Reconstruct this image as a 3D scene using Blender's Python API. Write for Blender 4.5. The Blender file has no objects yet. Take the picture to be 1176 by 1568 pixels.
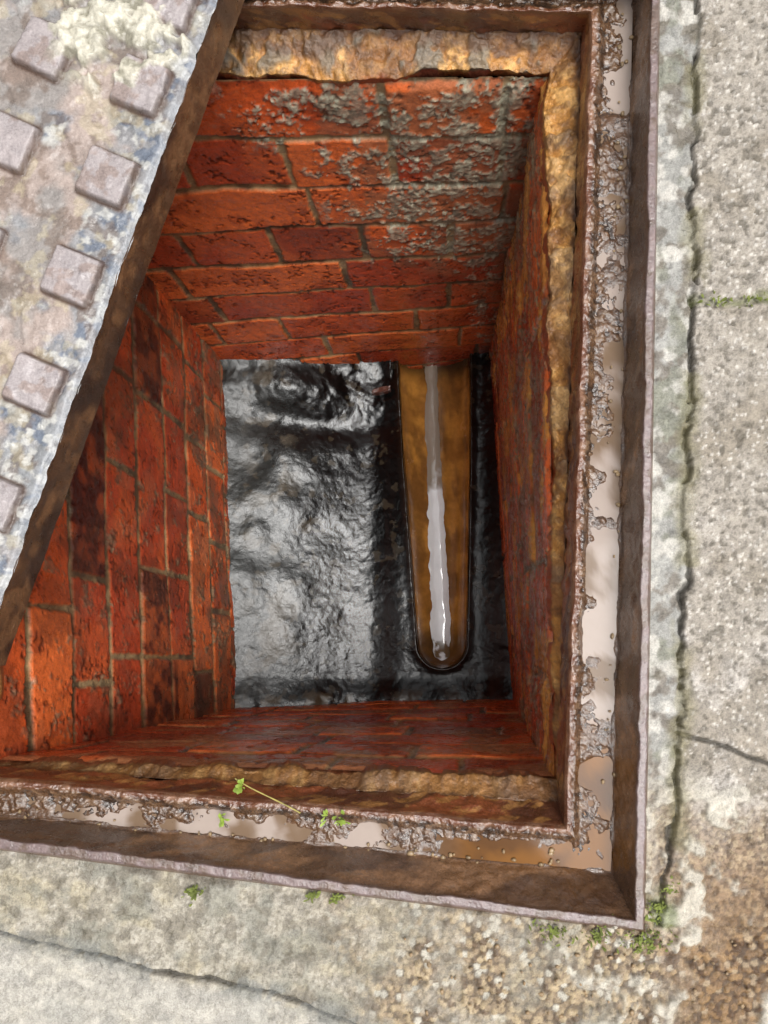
import bpy, math, numpy as np
from mathutils import Vector
rng=np.random.default_rng(7)
F=1132.0; CX,CY=695.0,960.0; CAMZ=0.56
# image pixels -> metres, unprojected from the camera onto level z; scale per level
def lv(z): return (CAMZ-z)/F
def W(u,v,z):
    k=lv(z); return np.array([(u-CX)*k,(CY-v)*k,z])

# ---------- numpy noise ----------
def _h(i,j,s):
    i=i.astype(np.int64);j=j.astype(np.int64)
    n=(i*374761393+j*668265263+s*1442695041)&0xFFFFFFFF
    n=((n^(n>>13))*1274126177)&0xFFFFFFFF
    n=((n^(n>>16))*2246822519)&0xFFFFFFFF
    n=n^(n>>15)
    return (n&0xFFFFFF)/float(0xFFFFFF)
def vn(x,y,s=0):
    i=np.floor(x);j=np.floor(y);fx=x-i;fy=y-j
    fx=fx*fx*fx*(fx*(fx*6-15)+10);fy=fy*fy*fy*(fy*(fy*6-15)+10)
    return (_h(i,j,s)*(1-fx)+_h(i+1,j,s)*fx)*(1-fy)+(_h(i,j+1,s)*(1-fx)+_h(i+1,j+1,s)*fx)*fy
def fbm(x,y,sc,o=4,s=0,g=.5):
    """sc = feature size in metres, returns ~0..1"""
    x=x/sc;y=y/sc;t=0;a=1;w=0
    for k in range(o):
        t=t+a*vn(x+17.3*k,y-9.1*k,s+k*31);w+=a;a*=g
        x,y=(x*1.62-y*1.18),(x*1.18+y*1.62)
    return t/w
def cell(x,y,sc,s=0):
    x=x/sc;y=y/sc;i=np.floor(x);j=np.floor(y)
    f1=np.full(x.shape,9.);f2=np.full(x.shape,9.);cid=np.zeros(x.shape)
    for a in(-1,0,1):
        for b in(-1,0,1):
            px=i+a+_h(i+a,j+b,s);py=j+b+_h(i+a,j+b,s+5)
            d=np.hypot(px-x,py-y);r=_h(i+a,j+b,s+9)
            m=d<f1
            f2=np.where(m,f1,np.minimum(f2,d));cid=np.where(m,r,cid);f1=np.where(m,d,f1)
    return f1,f2,cid
def ss(a,b,x):
    t=np.clip((x-a)/(b-a),0,1);return t*t*(3-2*t)
def mix(a,b,t):
    t=np.clip(t,0,1)[...,None];return a*(1-t)+np.asarray(b)*t
def srgb(r,g,b):
    c=np.array([r,g,b])/255.;return np.where(c<=.04045,c/12.92,((c+.055)/1.055)**2.4)
def pdist(x,y,pts):
    d=np.full(x.shape,1e9)
    for (ax,ay),(bx,by) in zip(pts[:-1],pts[1:]):
        dx,dy=bx-ax,by-ay
        t=np.clip(((x-ax)*dx+(y-ay)*dy)/(dx*dx+dy*dy),0,1)
        d=np.minimum(d,np.hypot(x-ax-t*dx,y-ay-t*dy))
    return d

# ---------- mesh / material ----------
def grid(name,P,col,rgh,mat,keep=None,flip=False,parent=None):
    n,m=P.shape[:2]
    idx=np.arange(n*m).reshape(n,m)
    q=np.stack([idx[:-1,:-1],idx[1:,:-1],idx[1:,1:],idx[:-1,1:]],-1)
    if flip:q=q[...,::-1]
    q=q.reshape(-1,4)
    if keep is not None:q=q[keep.reshape(-1)]
    used=np.unique(q);rm=np.full(n*m,-1);rm[used]=np.arange(len(used));q=rm[q]
    V=P.reshape(-1,3)[used]
    me=bpy.data.meshes.new(name)
    me.vertices.add(len(V));me.vertices.foreach_set('co',V.astype(np.float32).ravel())
    me.loops.add(q.size);me.loops.foreach_set('vertex_index',q.astype(np.int32).ravel())
    me.polygons.add(len(q));me.polygons.foreach_set('loop_start',np.arange(0,q.size,4,dtype=np.int32))
    me.polygons.foreach_set('use_smooth',np.ones(len(q),dtype=bool))
    me.update(calc_edges=True);me.validate()
    c4=np.ones((n*m,4),np.float32);c4[:,:3]=np.clip(np.broadcast_to(col,P.shape),0,.9).reshape(-1,3)
    a=me.attributes.new('col','FLOAT_COLOR','POINT');a.data.foreach_set('color',c4[used].ravel())
    r=np.broadcast_to(rgh,(n,m)).reshape(-1).astype(np.float32)[used]
    a=me.attributes.new('rgh','FLOAT','POINT');a.data.foreach_set('value',r)
    me.materials.append(mat)
    ob=bpy.data.objects.new(name,me);bpy.context.collection.objects.link(ob)
    if parent:ob.parent=parent
    return ob
def mat_attr(name,scale=500,bump=.4,dist=.001,var=.35,coat=0.,spec=.5,rv=.15,scale2=90,crough=.12,cior=1.5):
    m=bpy.data.materials.new(name);m.use_nodes=True;nt=m.node_tree;N=nt.nodes;L=nt.links
    b=N['Principled BSDF']
    tc=N.new('ShaderNodeTexCoord')
    ac=N.new('ShaderNodeAttribute');ac.attribute_name='col'
    ar=N.new('ShaderNodeAttribute');ar.attribute_name='rgh'
    n1=N.new('ShaderNodeTexNoise');n1.inputs['Scale'].default_value=scale;n1.inputs['Detail'].default_value=3;n1.inputs['Roughness'].default_value=.7
    n2=N.new('ShaderNodeTexNoise');n2.inputs['Scale'].default_value=scale2;n2.inputs['Detail'].default_value=3;n2.inputs['Roughness'].default_value=.65
    L.new(tc.outputs['Object'],n1.inputs['Vector']);L.new(tc.outputs['Object'],n2.inputs['Vector'])
    ad=N.new('ShaderNodeMath');ad.operation='ADD';L.new(n1.outputs['Fac'],ad.inputs[0]);L.new(n2.outputs['Fac'],ad.inputs[1])
    mr=N.new('ShaderNodeMapRange');mr.inputs['From Min'].default_value=.7;mr.inputs['From Max'].default_value=1.3
    mr.inputs['To Min'].default_value=1-var;mr.inputs['To Max'].default_value=1+var;L.new(ad.outputs[0],mr.inputs['Value'])
    vm=N.new('ShaderNodeVectorMath');vm.operation='SCALE';L.new(ac.outputs['Color'],vm.inputs[0]);L.new(mr.outputs[0],vm.inputs['Scale'])
    L.new(vm.outputs[0],b.inputs['Base Color'])
    r1=N.new('ShaderNodeMapRange');r1.inputs['From Min'].default_value=.3;r1.inputs['From Max'].default_value=.7
    r1.inputs['To Min'].default_value=-rv;r1.inputs['To Max'].default_value=rv;L.new(n2.outputs['Fac'],r1.inputs['Value'])
    ra=N.new('ShaderNodeMath');ra.operation='ADD';ra.use_clamp=True;L.new(ar.outputs['Fac'],ra.inputs[0]);L.new(r1.outputs[0],ra.inputs[1])
    L.new(ra.outputs[0],b.inputs['Roughness'])
    b.inputs['Specular IOR Level'].default_value=spec
    b.inputs['Coat Weight'].default_value=coat;b.inputs['Coat Roughness'].default_value=crough;b.inputs['Coat IOR'].default_value=cior
    if bump>0:
        bp=N.new('ShaderNodeBump');bp.inputs['Strength'].default_value=bump;bp.inputs['Distance'].default_value=dist
        L.new(ad.outputs[0],bp.inputs['Height']);L.new(bp.outputs[0],b.inputs['Normal']);L.new(bp.outputs[0],b.inputs['Coat Normal'])
    return m
M_ground=mat_attr('wet_concrete',750,.9,.0012,.38,0.1,.5)
M_brick=mat_attr('wet_engineering_brick',450,.6,.001,.3,.4,.5,cior=1.5)
M_iron=mat_attr('rusty_cast_iron',600,.7,.0010,.35,.9,.6,crough=.07,cior=1.55)
M_mortar=mat_attr('wet_mortar',500,.8,.0015,.35,.4,.5)
M_floor=mat_attr('wet_benching',420,.55,.0006,.3,0.,.5,.05,180,.10,1.5)
M_water=mat_attr('puddle_water',60,.02,.0005,.04,0.,.10,.0,25,.03,1.3)
M_chwater=mat_attr('channel_water',60,.02,.0005,.04,.6,.5,.0,25,.03,1.5)
M_clay=mat_attr('glazed_clay',120,.12,.0008,.15,.5,.5,.08,30)
M_lid=mat_attr('worn_cover_surface',600,.6,.001,.25,.3,.5)
def simple(name,c,r=.5,spec=.5):
    m=bpy.data.materials.new(name);m.use_nodes=True;nt=m.node_tree;b=nt.nodes['Principled BSDF']
    n=nt.nodes.new('ShaderNodeTexNoise');n.inputs['Scale'].default_value=150;tc=nt.nodes.new('ShaderNodeTexCoord');nt.links.new(tc.outputs['Object'],n.inputs['Vector'])
    cr=nt.nodes.new('ShaderNodeValToRGB');cr.color_ramp.elements[0].position=.3;cr.color_ramp.elements[1].position=.7
    cr.color_ramp.elements[0].color=(*[x*.6 for x in c],1);cr.color_ramp.elements[1].color=(*[min(1,x*1.35) for x in c],1)
    nt.links.new(n.outputs['Fac'],cr.inputs[0]);nt.links.new(cr.outputs[0],b.inputs['Base Color'])
    b.inputs['Roughness'].default_value=r;b.inputs['Specular IOR Level'].default_value=spec
    return m
def empty(name):
    e=bpy.data.objects.new(name,None);bpy.context.collection.objects.link(e);return e

# ================= GROUND =================
K0=lv(0)
def axis(lo,a,b,hi,fine,coarse):
    return np.concatenate([np.arange(lo,a,coarse),np.arange(a,b,fine),np.arange(b,hi+coarse,coarse)])
xs=axis(-.95,-.36,.255,.9,.0012,.012);ys=axis(-.95,-.32,.49,1.0,.0012,.012)
X,Y=np.meshgrid(xs,ys,indexing='ij')
wx=(fbm(X,Y,.03,3,3)-.5)*.006;wy=(fbm(X,Y,.03,3,4)-.5)*.006
U=X/K0+CX;V=CY-Y/K0
wj=(fbm(X,Y,.02,4,5)-.5)*22
Uw=(X+wx)/K0+CX;Vw=CY-(Y+wy)/K0
joint_r=[(1075,-900),(1068,0),(1062,470),(1050,800),(1041,1120),(1034,1260),(1010,1420)]
uj=np.interp(Vw,[p[1] for p in joint_r],[p[0] for p in joint_r])+wj
right=ss(-3,4,Uw-uj)*(V<1420)
crackr=pdist(Uw,Vw,[(1040,1120),(1110,1142),(1176,1168),(1500,1280)])
mossj=pdist(Uw,Vw,[(1062,458),(1110,462),(1200,450),(1600,445)])
crackb=pdist(Uw,Vw,[(-900,1300),(0,1430),(60,1448),(150,1462),(230,1492),(330,1504),(420,1526),(560,1575),(800,1750)])
belowb=ss(0,25,Vw-np.interp(U,[-900,0,60,150,230,330,420,560,800],[1300,1430,1448,1462,1492,1504,1526,1575,1750]))
crackj=np.abs(Uw-uj)+(V>1420)*50
frb=np.interp(U,[0,300,600,980],[1300,1345,1375,1422])
pebm=ss(450,640,U+200*(fbm(X,Y,.05,3,8)-.5))*ss(1340,1400,V)
corner=ss(1140,1300,V+160*(fbm(X,Y,.04,3,9)-.5))*ss(960,1000,U)
f1,f2,cid=cell(X+wx*.5,Y+wy*.5,.0050,1)
stone=np.clip(1-(f1/.6)**2,0,1)
h1,h2,hid=cell(X+wx*.3,Y,.0034,6)
st2=np.clip(1-(h1/.6)**2,0,1)
g1,g2,gid=cell(X,Y,.0026,2)
grain=np.clip(1-(g1/.6)**2,0,1)
low=fbm(X,Y,.12,4,11);mid=fbm(X,Y,.02,4,12);hi_=fbm(X,Y,.006,3,13)
pit=ss(.66,.74,fbm(X,Y,.0045,2,14))
patch=ss(.34,.54,fbm(X,Y,.028,4,23))
Z=-.0015+.0024*(low-.5)+.0012*(mid-.5)+.0008*grain*(.3+mid)-.0012*pit
peb=np.clip(pebm*(.35+.65*patch),0,1);pb2=np.clip(corner,0,1)
Z+=peb*(.0026*stone*(.3+cid)+.003*(mid-.5))+pb2*(1-peb)*.0012*st2*(.3+hid)
Z+=right*.0026
strip=(1-right)*ss(960,1000,U)*(V<1420)
Z+=strip*(-.001+.0045*(mid-.5)+.0022*(hi_-.5))
Z-=.005*ss(6,1.5,crackj+10*(mid-.5))*(mid>.40)
Z-=.004*ss(4,1.2,crackr)
Z-=.0035*ss(4,1,crackb+5*(mid-.5));
Z-=.003*ss(12,4,mossj)
lump=ss(.50,.66,fbm(X,Y,.018,4,21))
mudm=ss(.47,.60,fbm(X,Y,.05,3,22)+.22*ss(260,40,np.hypot(U-1000,V-1300)))*ss(1150,1250,V)*ss(800,930,U)
Z+=mudm*lump*.004
S3=X.shape+(3,)
base=np.broadcast_to(srgb(156,148,137),S3).copy()
base=mix(base,srgb(180,173,165),ss(.4,.62,low))
base=mix(base,srgb(134,124,109),ss(.47,.66,fbm(X,Y,.045,4,15))*.7)
base=mix(base,srgb(98,90,78),(grain*(gid>.60))*.55)
base=mix(base,srgb(208,202,194),(gid<.14)*grain*.8)
base=mix(base,srgb(80,74,62),pit*.6)
base=mix(base,srgb(146,146,142),strip*.8)
base=mix(base,srgb(98,100,72),strip*ss(.48,.62,fbm(X,Y,.025,4,16))*.5)
base=mix(base,srgb(104,94,82),strip*ss(.5,.62,fbm(X,Y,.012,4,27))*.7)
base=mix(base,srgb(192,188,180),strip*ss(.52,.66,fbm(X,Y,.015,4,17))*.8)
bot=ss(1290,1330,V)*(U<1000)
base=mix(base,srgb(162,155,138),bot*.6)
base=mix(base,srgb(170,158,128),bot*ss(.5,.68,fbm(X,Y,.02,4,18))*.4)
base=mix(base,srgb(116,116,106),bot*ss(.5,.66,fbm(X,Y,.03,4,19))*.6)
base=mix(base,srgb(98,90,76),bot*ss(.56,.66,fbm(X,Y,.009,3,29))*.55)
base=mix(base,srgb(104,98,86),bot*(grain*(gid>.60))*.5)
base=mix(base,srgb(180,176,168),belowb*bot*.6)
pc=mix(mix(np.broadcast_to(srgb(142,122,96),S3),srgb(172,152,120),ss(.3,.6,cid)),srgb(104,84,64),(cid>.82)*1.)
pc=mix(pc,srgb(188,182,168),(cid<.16)*1.)
pc=mix(pc,srgb(78,62,46),ss(.36,.05,stone)*.85)
base=mix(base,pc,peb*.9)
p2=mix(mix(np.broadcast_to(srgb(152,132,108),S3),srgb(180,164,136),ss(.3,.6,hid)),srgb(104,84,62),(hid>.8)*1.)
p2=mix(p2,srgb(100,78,54),ss(.3,.05,st2)*.75)
base=mix(base,p2,pb2*(1-peb)*.7)
brownwet=ss(1230,1400,V+160*(low-.5))*ss(1000,1080,U+120*(mid-.5))
base=mix(base,base*np.array([.68,.54,.40]),brownwet)
base=mix(base,srgb(196,190,176),mudm*lump*.8)
base=mix(base,srgb(70,58,42),ss(14,2,np.abs(V-frb))*(U<990)*ss(.4,.6,mid)*.7)
dk=np.maximum.reduce([ss(7,1.5,crackj+10*(mid-.5))*(mid>.40),ss(5,1.5,crackr),ss(5,1.2,crackb+5*(mid-.5))])
base=mix(base,srgb(50,46,38),dk*.85)
base=mix(base,srgb(118,112,80),ss(26,4,crackj)*ss(.5,.6,fbm(X,Y,.03,3,26))*.6)
base=mix(base,srgb(104,108,66),ss(13,2,mossj+24*(mid-.5))*.7)
base=mix(base,srgb(112,116,116),ss(26,8,crackb)*(mid>.5)*.4)
base=mix(base,srgb(96,112,56),ss(34,5,np.hypot(U-1012,V-1400)+60*(mid-.5))*.6)
rough=np.clip(.50-.25*ss(.47,.62,fbm(X,Y,.06,3,25))-.2*bot-.15*pb2,.13,.8)
FO=[(1006,-66),(982,1420),(-176,1270),(-176,-96)]
def inside(Ux,Vx,poly):
    r=np.ones(Ux.shape,bool)
    for (ax,ay),(bx,by) in zip(poly,poly[1:]+poly[:1]):
        r&=((bx-ax)*(Vx-ay)-(by-ay)*(Ux-ax))>0
    return r
ins=inside(U,V,FO)
keep=~(ins[:-1,:-1]&ins[1:,:-1]&ins[1:,1:]&ins[:-1,1:])
grid('paving_slabs',np.stack([X,Y,Z],-1),base,rough,M_ground,keep)
gx=np.array([-60,-20,-5,-.93,-.9,.85,.88,5,20,60.]);gy=np.array([-60,-20,-5,-.93,-.9,.95,.98,5,20,60.])
GX,GY=np.meshgrid(gx,gy,indexing='ij')
kp=np.ones((9,9),bool);kp[4,4]=False
grid('ground',np.stack([GX,GY,GX*0-.008],-1),srgb(158,148,135),.5,M_ground,kp)

# ================= CAST IRON FRAME =================
frame=empty('manhole_frame')
RG=[ (-.06,[(1014,-70),(984,1424),(-190,1290),(-190,-110)],True),
     (.0005,[(1012,-62),(988,1428),(-172,1280),(-172,-92)],False),
     (.0045,[(1009,-58),(985,1424),(-172,1277),(-172,-90)],False),
     (.0045,[(999,-48),(974,1411),(-170,1264),(-170,-80)],False),
     (.001,[(995,-42),(970,1406),(-165,1260),(-165,-75)],False),
     (-.033,[(972,-15),(938,1338),(-140,1237),(-135,-40)],False),
     (-.0355,[(964,-8),(930,1328),(-132,1230),(-125,-32)],False),
     (-.0345,[(926,8),(884,1288),(-105,1203),(-100,-12)],False),
     (-.0285,[(918,12),(878,1281),(-98,1197),(-95,-6)],False),
     (-.0265,[(906,17),(868,1270),(-90,1188),(-88,0)],False),
     (-.030,[(901,22),(863,1263),(-85,1182),(-84,6)],False),
     (-.058,[(890,50),(852,1228),(-62,1172),(-62,40)],False)]
rw=np.array([[W(u,v,z) for (u,v) in c] for z,c,_ in RG])
rw[0,:,:2]=rw[1,:,:2]*1.004; rw[0,:,2]=-.06
seg=np.linalg.norm(np.diff(rw[:,0],axis=0),axis=1)
prof=[]
for i,sg in enumerate(seg):
    n=max(2,int(sg/.0010)) if i>0 else 3
    for j in range(n):prof.append((i,j/n))
prof.append((len(seg)-1,1.))
pi=np.array([p[0] for p in prof]);pf=np.array([p[1] for p in prof]);ring=pi+pf
def side(c0,c1,n):
    A=rw[pi,c0]*(1-pf[:,None])+rw[pi+1,c0]*pf[:,None]
    B=rw[pi,c1]*(1-pf[:,None])+rw[pi+1,c1]*pf[:,None]
    t=np.linspace(0,1,n)[:,None,None]
    return A[None]*(1-t)+B[None]*t
WL=-.0342
def frame_side(nm,c0,c1,n,kind):
    P=side(c0,c1,n);x,y,z=P[...,0],P[...,1],P[...,2]
    R=np.broadcast_to(ring[None],x.shape)
    led=ss(5.0,5.6,R)*ss(9.9,8.6,R)
    d=rw[4,c1,:2]-rw[4,c0,:2];d=d/np.linalg.norm(d);nn=np.array([-d[1],d[0]])
    al=x*d[0]+y*d[1];ac=x*nn[0]+y*nn[1]
    te=np.linspace(0,1,n)[:,None]*np.linalg.norm(rw[4,c1]-rw[4,c0]);Lt=te.max()
    endf=ss(0,.02,te)*ss(0,.02,Lt-te)
    u=x/lv(-.033)+CX;v=CY-y/lv(-.033)
    cr=fbm(x,y,.010,4,41);cf=fbm(x,y,.0042,3,40)
    qx=x+(cr-.5)*.014;qy=y+(fbm(x,y,.010,3,49)-.5)*.014
    c1_,c2_,ci=cell(qx,qy,.0050,42)
    bead=np.clip(1-(c1_/.62)**2,0,1)
    if kind=='R':
        wat=np.interp(v,[-60,0,20,165,180,320,380,560,740,760,1040,1070,1120,1150,1170,1330],[0,1,1,1,0,0,.4,.6,.7,1,1,.8,0,0,1,1])
        shift=np.interp(v,[-60,0,170,200,300,740,770,860,1000,1050,1100,1150,1180,1400],[.25,.25,.2,-.3,-.1,-.05,.35,.6,.6,.2,-.4,-.3,.1,.1])
    elif kind=='B':
        wat=np.interp(u,[-100,60,180,205,300,600,630,680,710,930],[0,.2,.3,.9,.8,.6,.2,.4,1,1])
        shift=np.interp(u,[0,180,230,300,600,640,700,730,930],[-.3,-.2,.35,.45,.1,-.2,-.0,.2,.25])
    else:
        wat=x*0+.35;shift=x*0-.2
    edge=6.4+shift*1.25+(fbm(x,y,.020,4,43)-.5)*2.8
    crust=ss(edge,edge+.3,R)*ss(9.3,8.3,R)
    low_=(1-crust)*ss(5.1,5.5,R)*ss(8.4,7.6,R)
    h=led*(.0026*(fbm(x,y,.022,4,44)-.5))+low_*(.0021*(1-wat)-.0006*wat+.0050*(fbm(x,y,.014,4,39)-.5))
    h+=crust*(.0008+.0012*bead*(.3+.9*ci)+.0044*(cr-.42)+.0026*(cf-.5))+.0008*(fbm(x,y,.005,3,45)-.5)
    lip=ss(8.,8.7,R)*ss(10.1,9.4,R)
    h+=lip*(.0026*(fbm(x,y,.008,4,46)-.45))
    face=ss(3.9,4.2,R)*ss(5.2,4.9,R)
    P=P.copy();P[...,2]+=h*ss(.9,1.2,R)*(1-face)
    sideways=(fbm(al,z,.012,4,47)-.5)*.004*(face+ss(10,10.4,R)*1.2)+ (fbm(al,z,.03,3,48)-.5)*.003*ss(1,3,R)+(fbm(al,z,.008,3,50)-.5)*.002*ss(1,2,R)*ss(4.5,3.5,R)
    sideways=sideways*endf
    P[...,0]+=nn[0]*sideways;P[...,1]+=nn[1]*sideways
    n1=fbm(x+z,y-z,.012,4,51);n2=fbm(x+z,y-z,.05,3,52);n3=fbm(x,y,.006,3,53)
    C=np.broadcast_to(srgb(86,60,40),x.shape+(3,)).copy()
    C=mix(C,srgb(112,94,93),ss(1.2,1.9,R)*ss(3.9,3.0,R)*.85)
    C=mix(C,srgb(84,62,46),ss(1.2,1.9,R)*ss(4.2,3.3,R)*ss(.46,.6,n1)*.8)
    C=mix(C,srgb(78,54,38),face*ss(.4,.6,n1))
    C=mix(C,srgb(124,90,62),face*ss(.5,.65,n2))
    C=mix(C,srgb(84,56,33),led*.8)
    C=mix(C,srgb(56,37,25),led*ss(.48,.6,n3)*.6)
    C=mix(C,srgb(90,63,42),crust*ss(.25,.7,bead*.4+cr*.8)*.8)
    C=mix(C,srgb(136,110,86),crust*ss(.58,.7,cf)*.4)
    C=mix(C,srgb(42,28,18),crust*ss(.51,.38,cf*.5+cr*.5)*.9)
    C=mix(C,srgb(142,102,78),lip*ss(.45,.6,n1)*.65)
    C=mix(C,srgb(104,60,38),lip*ss(.60,.44,n1)*.8)
    inner=ss(9.8,10.2,R)
    C=mix(C,srgb(140,74,42),inner*.8)
    C=mix(C,srgb(66,40,28),inner*ss(.46,.58,n2)*.8)
    C=mix(C,srgb(170,122,66),inner*ss(.54,.66,n1)*.6)
    rg=np.clip(.36-.2*led-.12*face+.25*crust*(n1-.5),.1,.7)
    grid(nm,P,C,rg,M_iron,parent=frame,flip=True)
    sel=(ring>=5.05)&(ring<=8.2)
    Q=side(c0,c1,max(60,n//6))[:,sel][:,::3].copy();Q[...,2]=WL
    qu=Q[...,0]/lv(WL)+CX;qv=CY-Q[...,1]/lv(WL)
    org=np.clip(ss(1090,1140,qv)*ss(850,870,qu)+ss(600,720,qu)*ss(1240,1270,qv),0,1)
    pk=fbm(Q[...,0],Q[...,1],.04,4,55)
    WC=mix(np.broadcast_to(srgb(160,146,137),Q.shape).copy(),srgb(114,94,76),ss(.44,.6,pk))
    WC=mix(WC,mix(np.broadcast_to(srgb(118,78,34),Q.shape),srgb(88,58,30),ss(.4,.6,pk)),org)
    return Q,WC
puds=[]
for nm,a,b,n,kind in(('right_rail',0,1,950,'R'),('front_rail',1,2,740,'B'),('left_rail',2,3,200,'L'),('back_rail',3,0,560,'T')):
    puds.append(frame_side(nm,a,b,n,kind))
pe=empty('puddle_water')
for i,(Q,WC) in enumerate(puds):
    grid('water_sheet_%d'%i,Q,WC,.06,M_water,parent=pe,flip=True)

# ================= MORTAR BED under frame =================
ZT=-.077
MB0=[W(891,48,-.057),W(853,1230,-.057),W(-63,1173,-.057),W(-63,38,-.057)]
MB1=[W(842,112,-.073),W(853,1193,-.073),W(-7,1168,-.073),W(-36,120,-.073)]
MB2=[W(835,120,-.086),W(846,1186,-.086),W(-1,1160,-.086),W(-30,130,-.086)]
mb=empty('mortar_bed')
for i,(a,b,n) in enumerate(((0,1,560),(1,2,480),(2,3,120),(3,0,520))):
    t=np.linspace(0,1,n)[:,None,None];
    r0=MB0[a]*(1-t)+MB0[b]*t;r1=MB1[a]*(1-t)+MB1[b]*t;r2=MB2[a]*(1-t)+MB2[b]*t
    s=np.linspace(0,1,40)[None,:,None];s2=np.linspace(0,1,14)[None,1:,None]
    P=np.concatenate([r0*(1-s)+r1*s,r1*(1-s2)+r2*s2],1)
    x,y,z=P[...,0],P[...,1],P[...,2]
    tt=np.concatenate([s[0,:,0],1+s2[0,:,0]])[None]+x*0
    n1=fbm(x,y+z,.012,4,61);n2=fbm(x,y,.035,4,62);n3=fbm(x,y,.005,3,63)
    d=(MB1[b]-MB1[a])[:2];d=d/np.linalg.norm(d);inn=np.array([d[1],-d[0]])
    if np.dot(np.array([-.15,.17])-MB1[a][:2],inn)<0:inn=-inn
    te=np.linspace(0,1,n)[:,None];endf=ss(0,.03,te)*ss(0,.03,1-te)
    push=ss(.2,1,tt)*endf*((fbm(te*.5,te*0,.03,4,65+i)-.38)*.012+(n3-.5)*.003)
    P=P.copy();P[...,0]+=inn[0]*push;P[...,1]+=inn[1]*push
    gl=ss(.54,.64,fbm(x,y,.022,4,64))
    P[...,2]+=(.007*(n1-.45)+.003*(n3-.5)+gl*.003)*ss(2,1.2,tt)*ss(0,.1,tt)
    C=mix(np.broadcast_to(srgb(182,128,64),P.shape).copy(),srgb(212,162,96),ss(.45,.6,n1))
    C=mix(C,srgb(114,72,40),ss(.46,.58,n2)*.7)
    C=mix(C,srgb(90,60,38),ss(.53,.62,n3)*.5)
    C=mix(C,srgb(120,112,98),gl*(.85 if i==3 else .3))
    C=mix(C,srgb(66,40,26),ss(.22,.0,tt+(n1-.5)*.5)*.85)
    C=mix(C,srgb(160,60,28),ss(1.1,1.4,tt+(n2-.5))*.7)
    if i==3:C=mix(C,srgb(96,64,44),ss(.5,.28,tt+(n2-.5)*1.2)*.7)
    if i==1:C=mix(C,srgb(98,68,42),x*0+.6)
    grid('mortar_fillet_%d'%i,P,C,np.clip(.4+.2*n2,0,1),M_mortar,parent=mb,flip=True)

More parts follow.
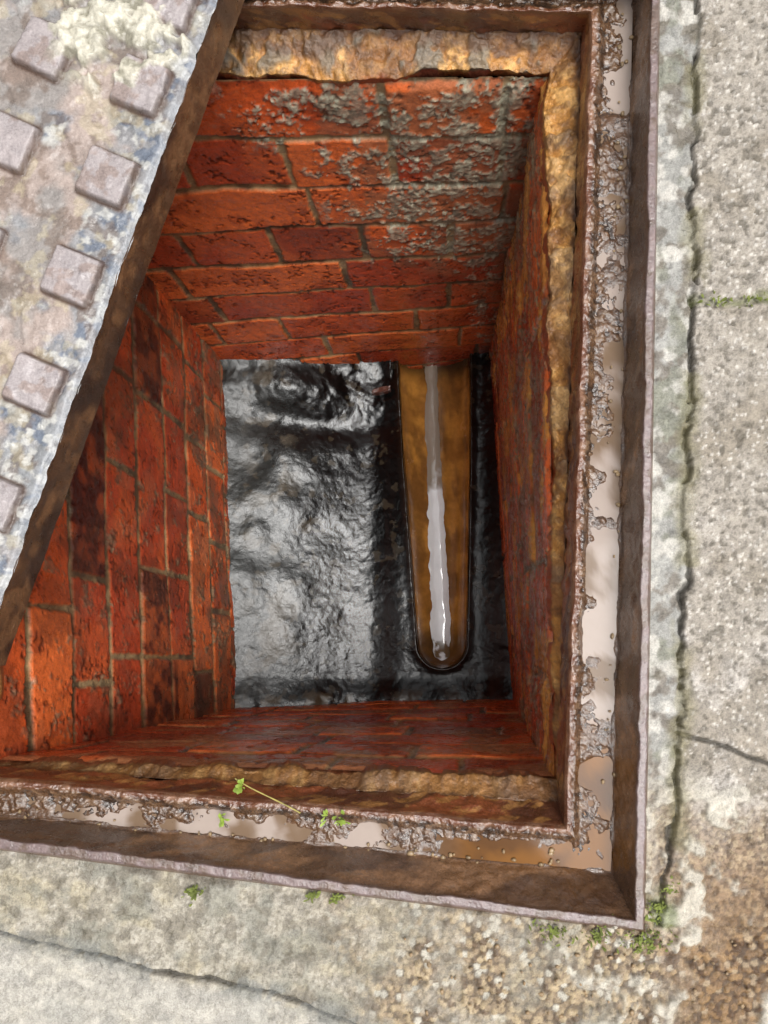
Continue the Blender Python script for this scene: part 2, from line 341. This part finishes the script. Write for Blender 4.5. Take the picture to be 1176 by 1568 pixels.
# ================= BRICK SHAFT =================
T=[W(838,116,ZT),W(849,1189,ZT),W(-3,1164,ZT),W(-33,127,ZT)]
Bc=[W(750,540,-.73),W(785,1070,-.73),W(365,1086,-.68),W(345,560,-.68)]
shaft=empty('brick_chamber')
def wall(nm,a,b,seed,st,shift=0.):
    A0,B0,A1,B1=T[a],T[b],Bc[a],Bc[b]
    A1=A0+(A1-A0)*((-.80-A0[2])/(A1[2]-A0[2]));B1=B0+(B1-B0)*((-.80-B0[2])/(B1[2]-B0[2]))
    L=np.linalg.norm(B0-A0);H=.80+ZT
    nu=int((L+.016)/st);nv=int(H/st)
    s=(np.linspace(-.008,L+.008,nu)/L)[:,None,None];t=np.linspace(0,1,nv)[None,:,None]
    P=(A0*(1-s)+B0*s)*(1-t)+(A1*(1-s)+B1*s)*t
    a_=np.broadcast_to(s[...,0]*L,(nu,nv));b_=np.broadcast_to(t[...,0]*H,(nu,nv))
    d=(B0-A0);nrm=np.array([d[1],-d[0],0.]);nrm/=np.linalg.norm(nrm)
    cen=np.array([-.15,.17,0]);
    if np.dot(cen-A0,nrm)<0:nrm=-nrm
    wob=(fbm(a_,b_,.2,2,seed+1)-.5)*.014;aw=a_+(fbm(a_,b_,.03,3,seed+2)-.5)*.002
    bw=b_+wob+(fbm(a_,b_,.025,3,seed+3)-.5)*.002+shift
    row=np.floor(bw/.075).astype(int);fr=bw/.075-row
    dv=np.minimum(fr,1-fr)*.075
    du=np.full(a_.shape,1.);bid=np.zeros(a_.shape)
    lr=np.random.default_rng(seed)
    for r in range(row.min(),row.max()+1):
        x=-lr.uniform(.02,.2);js=[x]
        while x<L+.3:
            x+= (.112 if (lr.random()<(.85 if r%2 else .55)) else .224)*lr.uniform(.96,1.04);js.append(x)
        js=np.array(js);m=row==r;k=np.clip(np.searchsorted(js,aw[m])-1,0,len(js)-2)
        du[m]=np.minimum(np.abs(aw[m]-js[k]),np.abs(js[k+1]-aw[m]));bid[m]=_h(k,np.full(k.shape,r),seed+77)
    jw=.0020+.0036*fbm(a_,b_,.05,2,seed+5)
    rr=.0020
    cx=np.clip(rr+jw-dv,0,None);cy=np.clip(rr+jw-du,0,None);rd=np.hypot(cx,cy)
    chip=(fbm(a_,b_,.009,4,seed+6)-.5)*.004
    bk=ss(rr+.0010,rr-.0012,rd+chip)
    n1=fbm(a_,b_,.02,4,seed+7);n2=fbm(a_,b_,.006,4,seed+8);n3=fbm(a_,b_,.08,3,seed+9)
    pit=ss(.62,.70,fbm(a_,b_,.004,2,seed+10))*ss(.48,.58,n1)
    dep=bk*(.0024+.0024*(bid-.5))+(n2-.5)*.0010-.0014*pit*bk+(n3-.5)*.005
    dep=dep*ss(0,.012,b_)
    b1=srgb(208,90,42);b2=srgb(182,72,40);b3=srgb(222,112,56);b4=srgb(134,58,40)
    C=np.broadcast_to(b1,P.shape).copy()
    C=mix(C,b2,(bid<.35)*1.);C=mix(C,b3,(bid>.72)*.7);C=mix(C,b4,((bid>.45)&(bid<.53))*.8)
    C=mix(C,b2*.65,ss(.5,.68,n1)*.5);C=mix(C,b3,ss(.5,.68,n3)*.35)
    C=mix(C,srgb(60,26,18),pit*.75)
    mc=mix(np.broadcast_to(srgb(136,108,74),P.shape).copy(),srgb(88,72,52),ss(.4,.6,n1))
    mc=mix(mc,srgb(172,144,104),ss(.55,.66,fbm(a_,b_,.05,3,seed+12))*.8)
    C=mix(mc,C,bk)
    return dict(nm=nm,P=P,a=a_,b=b_,L=L,H=H,nrm=nrm,dep=dep,C=C,bk=bk,bid=bid,n1=n1,n2=n2,n3=n3,seed=seed)
def fin(w,rg):
    P=w['P']+w['nrm']*w['dep'][...,None]
    fl=np.dot(-np.cross(P[0,1]-P[0,0],P[1,0]-P[0,0]),w['nrm'])<0
    grid(w['nm'],P,w['C'],rg,M_brick,parent=shaft,flip=fl)
def splat(w,mask,c=(158,160,140),hgt=.0012):
    a,b,s=w['a'],w['b'],w['seed']
    lum=fbm(a,b,.020,5,s+60,.80);l2=fbm(a,b,.0045,3,s+61)
    film=ss(.50,.60,fbm(a,b,.03,4,s+62)+(mask-.5)*.28)*ss(.1,.4,mask)
    w['C']=mix(w['C'],srgb(132,114,88),film*.42)
    m=ss(.54,.60,lum+(mask-.5)*.19)*ss(.05,.3,mask)
    w['dep']=w['dep']+m*hgt*(.3+1.4*l2)
    c=srgb(*c);w['C']=mix(w['C'],c,m*.65);w['C']=mix(w['C'],c*1.6,m*ss(.54,.66,l2)*.6);w['C']=mix(w['C'],c*.35,m*ss(.44,.32,l2)*.6)
w=wall('back_wall',3,0,100,.0015)
a,b=w['a'],w['b']
g=lambda a0,b0,sa,sb:np.exp(-((a-a0)/sa)**2-((b-b0)/sb)**2)
mask=np.clip(.74*g(.36,.03,.13,.07)+.78*g(.37,.15,.09,.10)+.68*g(.455,.10,.04,.22)+.65*g(.40,.27,.08,.07)+.4*g(.47,.45,.03,.25),0,1)
splat(w,mask)
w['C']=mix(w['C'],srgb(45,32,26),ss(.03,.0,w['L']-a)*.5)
fin(w,np.clip(.34+.25*(w['n1']-.5)+.1*mask,.15,.8))
w=wall('right_wall',0,1,200,.002,.02);a,b=w['a'],w['b']
splat(w,np.clip(.4*np.exp(-((b-.2)/.2)**2)+.1+.5*ss(.12,0,a),0,1),(130,124,100),.0014)
w['C']=mix(w['C'],srgb(216,156,74),ss(.58,.64,fbm(a,b,.05,3,231)+.08*ss(.10,0,b))*.75)
w['C']=mix(w['C'],srgb(110,46,30),ss(.52,.66,fbm(a,b,.08,3,232))*.4)
w['C']=w['C']*1.25  # brick colour brightened to make up for less light on this wall
fin(w,np.clip(.26+.3*(w['n1']-.5),.1,.8))
w=wall('front_wall',1,2,300,.002,.01);a,b=w['a'],w['b']
w['C']=mix(w['C'],srgb(160,126,88),ss(.56,.64,fbm(a,b,.06,3,331)+.15*ss(.06,0,b))*.6)
w['C']=mix(w['C'],srgb(120,54,36),ss(.5,.64,fbm(a,b,.08,3,332))*.4)
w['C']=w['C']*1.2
fin(w,np.clip(.26+.3*(w['n1']-.5),.1,.8))
w=wall('left_wall',2,3,400,.0017,.03);a,b=w['a'],w['b']
splat(w,.22+.15*ss(.3,.6,b),(112,100,78),.001)
burn=((w['bid']>.60)&(w['b']>.12)&(w['b']<.36))|((w['bid']<.10))
w['C']=mix(w['C'],srgb(62,28,26),burn*w['bk']*(.45+.45*ss(.3,.6,w['n1'])))
w['C']=mix(w['C'],srgb(84,50,36),ss(.52,.66,fbm(a,b,.06,4,433))*.45)
w['C']=mix(w['C'],srgb(92,76,58),ss(.50,.62,fbm(a,b,.05,4,431))*ss(.35,.5,b)*.6)
fin(w,np.clip(.38+.25*(w['n1']-.5),.15,.8))

# ================= CHAMBER FLOOR (benching) =================
kf=lv(-.73)
xs=np.arange(-.42,.125,.0015);ys=np.arange(-.17,.56,.0015)
X,Y=np.meshgrid(xs,ys,indexing='ij')
U=X/kf+CX;V=CY-Y/kf
axu=np.interp(V,[500,555,985],[664,665,677]);hw=np.interp(V,[500,600,700,985],[54,53,50,37])
dch=np.abs(U-axu)-hw
dch=np.where(V>985,np.hypot((U-677),(V-985))-37,dch)
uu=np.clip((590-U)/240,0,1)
n1=fbm(X,Y,.06,4,501);n1s=fbm(X,Y,.07,2,506);n2=fbm(X,Y,.010,3,502)
Zf=-.722+.066*uu**1.3*(.9+.2*n1s)-.012*ss(620,560,U)*ss(430,560,U)
hump=ss(700,600,V)
Zf+=.014*np.exp(-((U-470)/90)**2-((V-600)/40)**2)-.010*np.exp(-((U-470)/120)**2-((V-655)/22)**2)
Zf+=.004*(n1s-.5)+.0012*(n2-.5)+.006*(fbm(X,Y,.03,3,507)-.5)*hump
Zf+=.02*ss(730,790,U)
Zf+=.010*ss(1030,1078,V)*(.6+n1)+.012*ss(590,545,V)*(U<600)
Zf-=.075*ss(2,-6,dch)
Zf+=.003*np.exp(-(dch/8)**2)
C=mix(np.broadcast_to(srgb(6,8,8),X.shape+(3,)).copy(),srgb(40,42,40),ss(.4,.95,uu+.3*(n1-.5)))  # sheen of the sloping left bench put into the colour as grey
C=mix(C,srgb(100,92,78),ss(.54,.66,fbm(X,Y,.035,4,503))*np.exp(-((uu-.68)/.14)**2)*.5)
C=mix(C,srgb(84,74,58),ss(.66,.72,fbm(X,Y,.015,4,504))*.35)
C=mix(C,srgb(100,86,66),ss(.52,.64,fbm(X,Y,.02,4,505))*ss(1045,1078,V)*.6)
C=mix(C,srgb(84,66,44),ss(.5,.62,fbm(X,Y,.012,4,508))*ss(340,350,U)*ss(366,356,U)*.8)
C=mix(C,srgb(60,42,26),np.exp(-(dch/5)**2)*.5)
C=mix(C,srgb(4,4,4),ss(612,590,U)*ss(575,600,U)*ss(600,560,V))  # shade of the gap beside the channel mouth painted in as black
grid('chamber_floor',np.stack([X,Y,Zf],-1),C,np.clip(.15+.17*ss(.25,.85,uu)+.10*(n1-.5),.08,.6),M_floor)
nv_,na=200,48
vv=np.linspace(470,985,nv_);th=np.linspace(0,math.pi,na)
P=np.zeros((nv_+14,na,3))
def chrow(axu_,v,hw_,z0,dp):
    r=hw_*kf
    cx=(axu_-CX)*kf;cy=(CY-v)*kf
    return np.stack([cx-r*np.cos(th),np.full(na,cy),z0-dp*np.sin(th)**.8],-1)
for i,v in enumerate(vv):
    P[i]=chrow(np.interp(v,[500,555,985],[664,665,677]),v,np.interp(v,[500,600,700,985],[55,54,51,38]),-.720,.052)
for j in range(14):
    f=(j+1)/14;q=math.sqrt(max(0,1-f*f))
    P[nv_+j]=chrow(677,985+38*f,38*q+.01,-.720,.052*q)
P[...,2]+=.002*(fbm(P[...,0],P[...,1],.03,3,605)-.5);P[...,0]+=.003*(fbm(P[...,1],P[...,2],.04,3,606)-.5)
x,y,z=P[...,0],P[...,1],P[...,2]
n1=fbm(x,y,.04,4,601)
C=mix(np.broadcast_to(srgb(188,130,58),P.shape).copy(),srgb(152,102,46),ss(.4,.65,n1))
C=mix(C,srgb(104,70,38),ss(.54,.68,fbm(x,y*.3,.02,4,602))*.6)
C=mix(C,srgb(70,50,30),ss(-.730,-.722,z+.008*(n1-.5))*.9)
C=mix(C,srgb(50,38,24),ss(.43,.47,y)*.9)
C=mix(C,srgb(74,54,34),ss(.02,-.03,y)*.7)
ch=empty('clay_drain_channel')
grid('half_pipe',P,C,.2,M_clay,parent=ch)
vw=np.linspace(470,1012,260);hwz=np.interp(vw,[470,600,640,700,750,980,988,998,1006,1012],[9,9,11,11,12,15,13,14,11,2]);axw=np.interp(vw,[500,640,700,985],[660,661,664,676])
zw=-.7635;kz=lv(zw)
s=np.linspace(-1,1,14)[None,:]
nz=(fbm(vw*.001,vw*0,.016,3,611)-.5)*6;nz2=(fbm(vw*.001,vw*0+3,.016,3,614)-.5)*6
hl=np.where(s<0,hwz[:,None]+nz[:,None],hwz[:,None]+nz2[:,None])
xw=(axw[:,None]+s*hl-CX)*kz;yw=(CY-vw[:,None]+0*s)*kz
zz=zw+.0014*(fbm(xw,yw,.022,2,612)-.5)-.003*np.abs(s)**3+.008*ss(985,1012,vw)[:,None]
vb=np.broadcast_to(vw[:,None],xw.shape)
WC=mix(np.broadcast_to(srgb(240,242,246),xw.shape+(3,)).copy(),srgb(134,114,86),ss(760,715,vb+110*(fbm(xw,yw,.02,3,613)-.5))*.85)  # bright sky reflection painted into the water colour as white
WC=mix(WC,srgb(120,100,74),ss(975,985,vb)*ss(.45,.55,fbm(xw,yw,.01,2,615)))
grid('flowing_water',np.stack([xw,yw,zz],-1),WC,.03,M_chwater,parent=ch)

# ================= COVER =================
cov=empty('manhole_cover')
e1=np.array([-.339,-.941]);e1/=np.linalg.norm(e1)
e2=np.array([-.941,.339]);e2/=np.linalg.norm(e2)
ZL=.041;A=W(330,0,ZL)[:2]
s_=np.concatenate([np.arange(-.16,-.02,.004),np.arange(-.02,.45,.0011),np.arange(.45,.5,.004)])
t_=np.concatenate([np.arange(0,.22,.0011),np.arange(.22,.46,.005)])
S,Tt=np.meshgrid(s_,t_,indexing='ij')
ed=(fbm(S,S*0,.012,4,701)-.5)*.003
T2=Tt+ed*ss(.02,0,Tt)
X=A[0]+e1[0]*S+e2[0]*T2;Y=A[1]+e1[1]*S+e2[1]*T2
kl=lv(ZL)
c0=np.array(W(160,268,ZL+.005)[:2])-A;sc,tc_=c0@e1,c0@e2
pt=.0725
i=np.round((-.0718+np.sqrt(np.clip(.0718**2+4*.0026*(S-sc),1e-6,None)))/(2*.0026));si=.0718*i+.0026*i*i
j=np.round((Tt-tc_)/pt)
jx=(_h(i,j,711)-.5)*.003;jy=(_h(i,j,714)-.5)*.002
rot=(_h(i,j,715)-.5)*.10-.06
ds0=S-sc-si+jx;dt0=Tt-tc_-j*pt-jy
ls=np.abs(ds0*np.cos(rot)-dt0*np.sin(rot));lt=np.abs(ds0*np.sin(rot)+dt0*np.cos(rot))
hs=.0168
cxq=np.clip(ls-hs+.002,0,None);cyq=np.clip(lt-hs+.002,0,None)
ds=np.hypot(cxq,cyq)-.002+np.minimum(np.maximum(ls-hs+.002,lt-hs+.002),0)
ok=(j>=0)
stud=ss(.0010,-.0010,ds+(fbm(S,Tt,.006,3,712)-.5)*.0010)*ok
stud_side=np.exp(-((ds-.0010)/.0016)**2)*ok
n1=fbm(S,Tt,.03,4,702);n2=fbm(S,Tt,.008,4,703);n3=fbm(S,Tt,.004,3,704)
lumpc=np.exp(-(((S-.035)/.045)**2+((Tt-.055)/.045)**2))
lumpm=ss(.46,.54,fbm(S,Tt,.018,4,705)+.45*(lumpc-.5))*ss(.1,.4,lumpc)
ero=ss(.54,.62,fbm(S,Tt,.02,4,706)+.12*ss(.05,0,Tt))
Zc=ZL+.0055*stud*(1-.6*lumpm)+lumpm*(.004+.008*(n2-.35))-.0012*ero+.0006*(n3-.5)*2-.003*ss(.004,0,Tt)
C=np.broadcast_to(srgb(156,141,133),S.shape+(3,)).copy()
C=mix(C,srgb(134,128,124),ss(.4,.6,n1))
blue=ss(.0,.35,ss(.055,.0,Tt)*.75+(fbm(S,Tt,.025,4,707)-.56)*1.3)
C=mix(C,srgb(124,128,132),blue*.75)
C=mix(C,srgb(84,95,112),blue*ss(.52,.64,fbm(S,Tt,.010,4,708))*.75)
C=mix(C,srgb(94,75,60),ss(.53,.66,fbm(S,Tt,.012,4,716))*.55)
C=mix(C,srgb(176,164,132),ss(.63,.70,fbm(S,Tt,.014,4,709))*.35)
C=mix(C,srgb(190,188,182),ss(.56,.68,fbm(S,Tt,.007,4,710))*blue*.7)
C=mix(C,srgb(156,147,147),stud*.92)
C=mix(C,srgb(122,98,84),stud*ss(.53,.66,fbm(S,Tt,.010,4,713))*.5)
C=mix(C,srgb(72,50,37),stud_side*.92)
C=mix(C,srgb(192,187,170),lumpm*.9);C=mix(C,srgb(116,112,96),lumpm*ss(.5,.35,n2)*.8)
C=mix(C,srgb(146,149,155),ss(.006,.002,Tt)*.5)
grid('top_plate',np.stack([X,Y,Zc],-1),C,np.clip(.38-.12*n1,0,1),M_lid,parent=cov)
def lp(s,t,z):
    p=A+e1*s+e2*t;return [p[0],p[1],z]
def stripf(nm,sv,tv,f):
    zz=np.linspace(ZL-.0025,.006,24)
    P=np.zeros((len(sv),24,3))
    n=fbm(sv[:,None]+0*zz[None],zz[None]+tv[:,None],.012,4,721);nb=fbm(sv[:,None]+0*zz[None],zz[None]+tv[:,None],.05,3,722)
    for k in range(24):
        p=A[None]+e1[None]*sv[:,None]+e2[None]*tv[:,None];P[:,k,0]=p[:,0];P[:,k,1]=p[:,1];P[:,k,2]=zz[k]
    e_=(fbm(sv,sv*0,.012,4,701)-.5)*.003
    off=(n-.5)*.002+(e_[:,None]*np.linspace(1,.2,24)[None] if f else 0)
    if f:
        P[...,0]+=e2[0]*off;P[...,1]+=e2[1]*off
    Cc=mix(np.broadcast_to(srgb(84,60,42),P.shape).copy(),srgb(112,80,54),ss(.45,.62,n))
    Cc=mix(Cc,srgb(60,44,34),ss(.5,.65,nb))
    grid(nm,P,Cc,.35,M_iron,parent=cov,flip=False)
sv=np.arange(-.16,.5,.0015)
stripf('edge_front',sv,sv*0,True)
tv=np.arange(0,.46,.004);stripf('edge_near',tv*0+sv[-1],tv,False);stripf('edge_far',tv*0-.16,tv,False);stripf('edge_back',sv,sv*0+.4585,False)
P=np.array([[lp(s,t,.0065) for t in (0.0005,.15,.3,.458)] for s in (-.159,.1,.3,.498)])
grid('underside',P,srgb(50,38,30),.6,M_iron,parent=cov,flip=True)

# ================= SMALL THINGS =================
def blades(name,center,n,r,hgt,mat,leaf=.4,seed=1):
    lr=np.random.default_rng(seed);vs=[];fs=[]
    for k in range(n):
        a=lr.uniform(0,6.28);rr=r*abs(lr.normal(0,.55));bx=center[0]+rr*math.cos(a);by=center[1]+rr*math.sin(a)*.7;bz=center[2]
        d=lr.uniform(0,6.28);h=hgt*lr.uniform(.4,1.1);w_=h*leaf*lr.uniform(.5,1.)*.5;out=h*lr.uniform(.4,1.2)
        px,py=-math.sin(d),math.cos(d);b0=len(vs)
        for q,(f,wf) in enumerate(((0,.25),(.35,.9),(.7,1.),(1,.05))):
            x=bx+math.cos(d)*out*f;y=by+math.sin(d)*out*f;z=bz+h*math.sin(f*1.9)*.8
            vs+=[(x-px*w_*wf,y-py*w_*wf,z),(x,y,z-w_*wf*.3),(x+px*w_*wf,y+py*w_*wf,z)]
        for q in range(3):
            o=b0+q*3;fs+=[(o,o+1,o+4,o+3),(o+1,o+2,o+5,o+4)]
    me=bpy.data.meshes.new(name);me.from_pydata(vs,[],fs);me.materials.append(mat)
    ob=bpy.data.objects.new(name,me);bpy.context.collection.objects.link(ob)
    for p in me.polygons:p.use_smooth=True
    return ob
MW=simple('weed_leaf',(.24,.33,.05),.5);MM=simple('moss',(.15,.18,.035),.8)
for u,v,z,n,r,h in((370,1203,-.018,9,.005,.009),(342,1255,-.026,9,.006,.007),(516,1258,-.026,12,.008,.008),(500,1250,-.026,5,.003,.006)):
    blades('weed_sprout',W(u,v,z),n,r,h,MW,.55,u)
for u,v,n,r in((300,1366,60,.008),(480,1368,30,.006),(515,1372,30,.006),(845,1424,80,.018),(915,1432,60,.012),(1015,1392,170,.020),(990,1440,170,.022),(1026,1360,60,.010),(1105,462,22,.018),(1160,458,20,.014)):
    blades('moss_clump',W(u,v,0),n,r,.0042,MM,.6,u)
def tube(name,pts,rad,mat):
    cu=bpy.data.curves.new(name,'CURVE');cu.dimensions='3D';sp=cu.splines.new('NURBS');sp.points.add(len(pts)-1);sp.use_endpoint_u=True
    for p,q in zip(sp.points,pts):p.co=(*q,1)
    cu.bevel_depth=rad;cu.bevel_resolution=2;cu.materials.append(mat)
    ob=bpy.data.objects.new(name,cu);bpy.context.collection.objects.link(ob);return ob
tube('grass_stem',[W(360,1192,-.018),W(385,1210,-.02),W(420,1222,-.022),W(460,1245,-.024)],.0006,simple('dry_stem',(.3,.25,.06)))
def gravel():
    lr=np.random.default_rng(5);import bmesh
    bm=bmesh.new()
    for k in range(190):
        if k<80:u,v,z=lr.uniform(620,1170),lr.uniform(1430,1560),.0004
        elif k<150:
            u=lr.uniform(20,860);v=np.interp(u,[0,300,600,930],[1240,1285,1305,1318])+lr.uniform(-12,16);z=-.033
        else:v=lr.uniform(0,1300);u=np.interp(v,[0,1300],[955,925])+lr.uniform(-8,14);z=-.033
        p=W(u,v,z);r=lr.uniform(.0007,.0019)*(1.9 if k in(100,101) else 1)
        res=bmesh.ops.create_icosphere(bm,subdivisions=2,radius=r)
        sx,sy,sz=lr.uniform(.7,1.3,3)
        for q in res['verts']:
            nz=1+.3*(_h(np.array([round(q.co.x/r*2)]),np.array([round(q.co.y/r*2)]),k)[0]-.5)
            q.co=Vector((q.co.x*sx*nz+p[0],q.co.y*sy*nz+p[1],q.co.z*sz*.7*nz+p[2]))
    me=bpy.data.meshes.new('loose_gravel');bm.to_mesh(me);bm.free()
    for p in me.polygons:p.use_smooth=True
    me.materials.append(simple('gravel_stone',(.25,.17,.09),.4));ob=bpy.data.objects.new('loose_gravel',me);bpy.context.collection.objects.link(ob)
gravel()
def rock(name,c,sz,mat,seed):
    import bmesh
    bm=bmesh.new();bmesh.ops.create_cube(bm,size=1);bmesh.ops.bevel(bm,geom=bm.edges[:],offset=.12,segments=2,affect='EDGES')
    bmesh.ops.subdivide_edges(bm,edges=bm.edges[:],cuts=2,use_grid_fill=True)
    for q in bm.verts:
        n=_h(np.array([round(q.co.x*9)]),np.array([round(q.co.y*9+q.co.z*31)]),seed)[0]-.5
        q.co*=(1+.25*n);q.co=Vector((q.co.x*sz[0]+c[0],q.co.y*sz[1]+c[1]+q.co.x*.006,q.co.z*sz[2]+c[2]))
    me=bpy.data.meshes.new(name);bm.to_mesh(me);bm.free();me.materials.append(mat)
    ob=bpy.data.objects.new(name,me);bpy.context.collection.objects.link(ob)
rock('brick_fragment',W(584,599,-.722),(.030,.009,.02),simple('fragment_brick',(.12,.045,.03),.35),3)

# ================= LIGHT =================
sc_=bpy.context.scene
w=bpy.data.worlds.new('World');sc_.world=w;w.use_nodes=True;nt=w.node_tree
bg=nt.nodes['Background'];sky=nt.nodes.new('ShaderNodeTexSky');sky.sky_type='NISHITA';sky.sun_disc=False
EL,ROT=math.radians(72),math.radians(112)
sky.sun_elevation=EL;sky.sun_rotation=ROT;sky.air_density=1.0;sky.dust_density=6;sky.ozone_density=1
hs_=nt.nodes.new('ShaderNodeHueSaturation');hs_.inputs['Saturation'].default_value=.10
nt.links.new(sky.outputs[0],hs_.inputs['Color']);nt.links.new(hs_.outputs[0],bg.inputs[0]);bg.inputs[1].default_value=.15
sd=bpy.data.lights.new('sun','SUN');sd.energy=3.0;sd.angle=math.radians(28);sd.color=(1,.98,.95)
so=bpy.data.objects.new('sun',sd);bpy.context.collection.objects.link(so)
dirv=Vector((math.sin(ROT)*math.cos(EL),math.cos(ROT)*math.cos(EL),math.sin(EL)))
so.rotation_euler=dirv.to_track_quat('Z','Y').to_euler();so.location=(0,0,3)
sc_.view_settings.view_transform='Standard';sc_.view_settings.look='None';sc_.view_settings.exposure=0
# ================= CAMERA =================
cd=bpy.data.cameras.new('camera');cd.sensor_fit='VERTICAL';cd.sensor_height=36;cd.sensor_width=27
cd.lens=36*F/1568;cd.shift_x=-107/1568;cd.shift_y=176/1568;cd.clip_start=.01;cd.clip_end=500
co=bpy.data.objects.new('camera',cd);bpy.context.collection.objects.link(co);co.location=(0,0,CAMZ);co.rotation_euler=(0,0,0)
sc_.camera=co
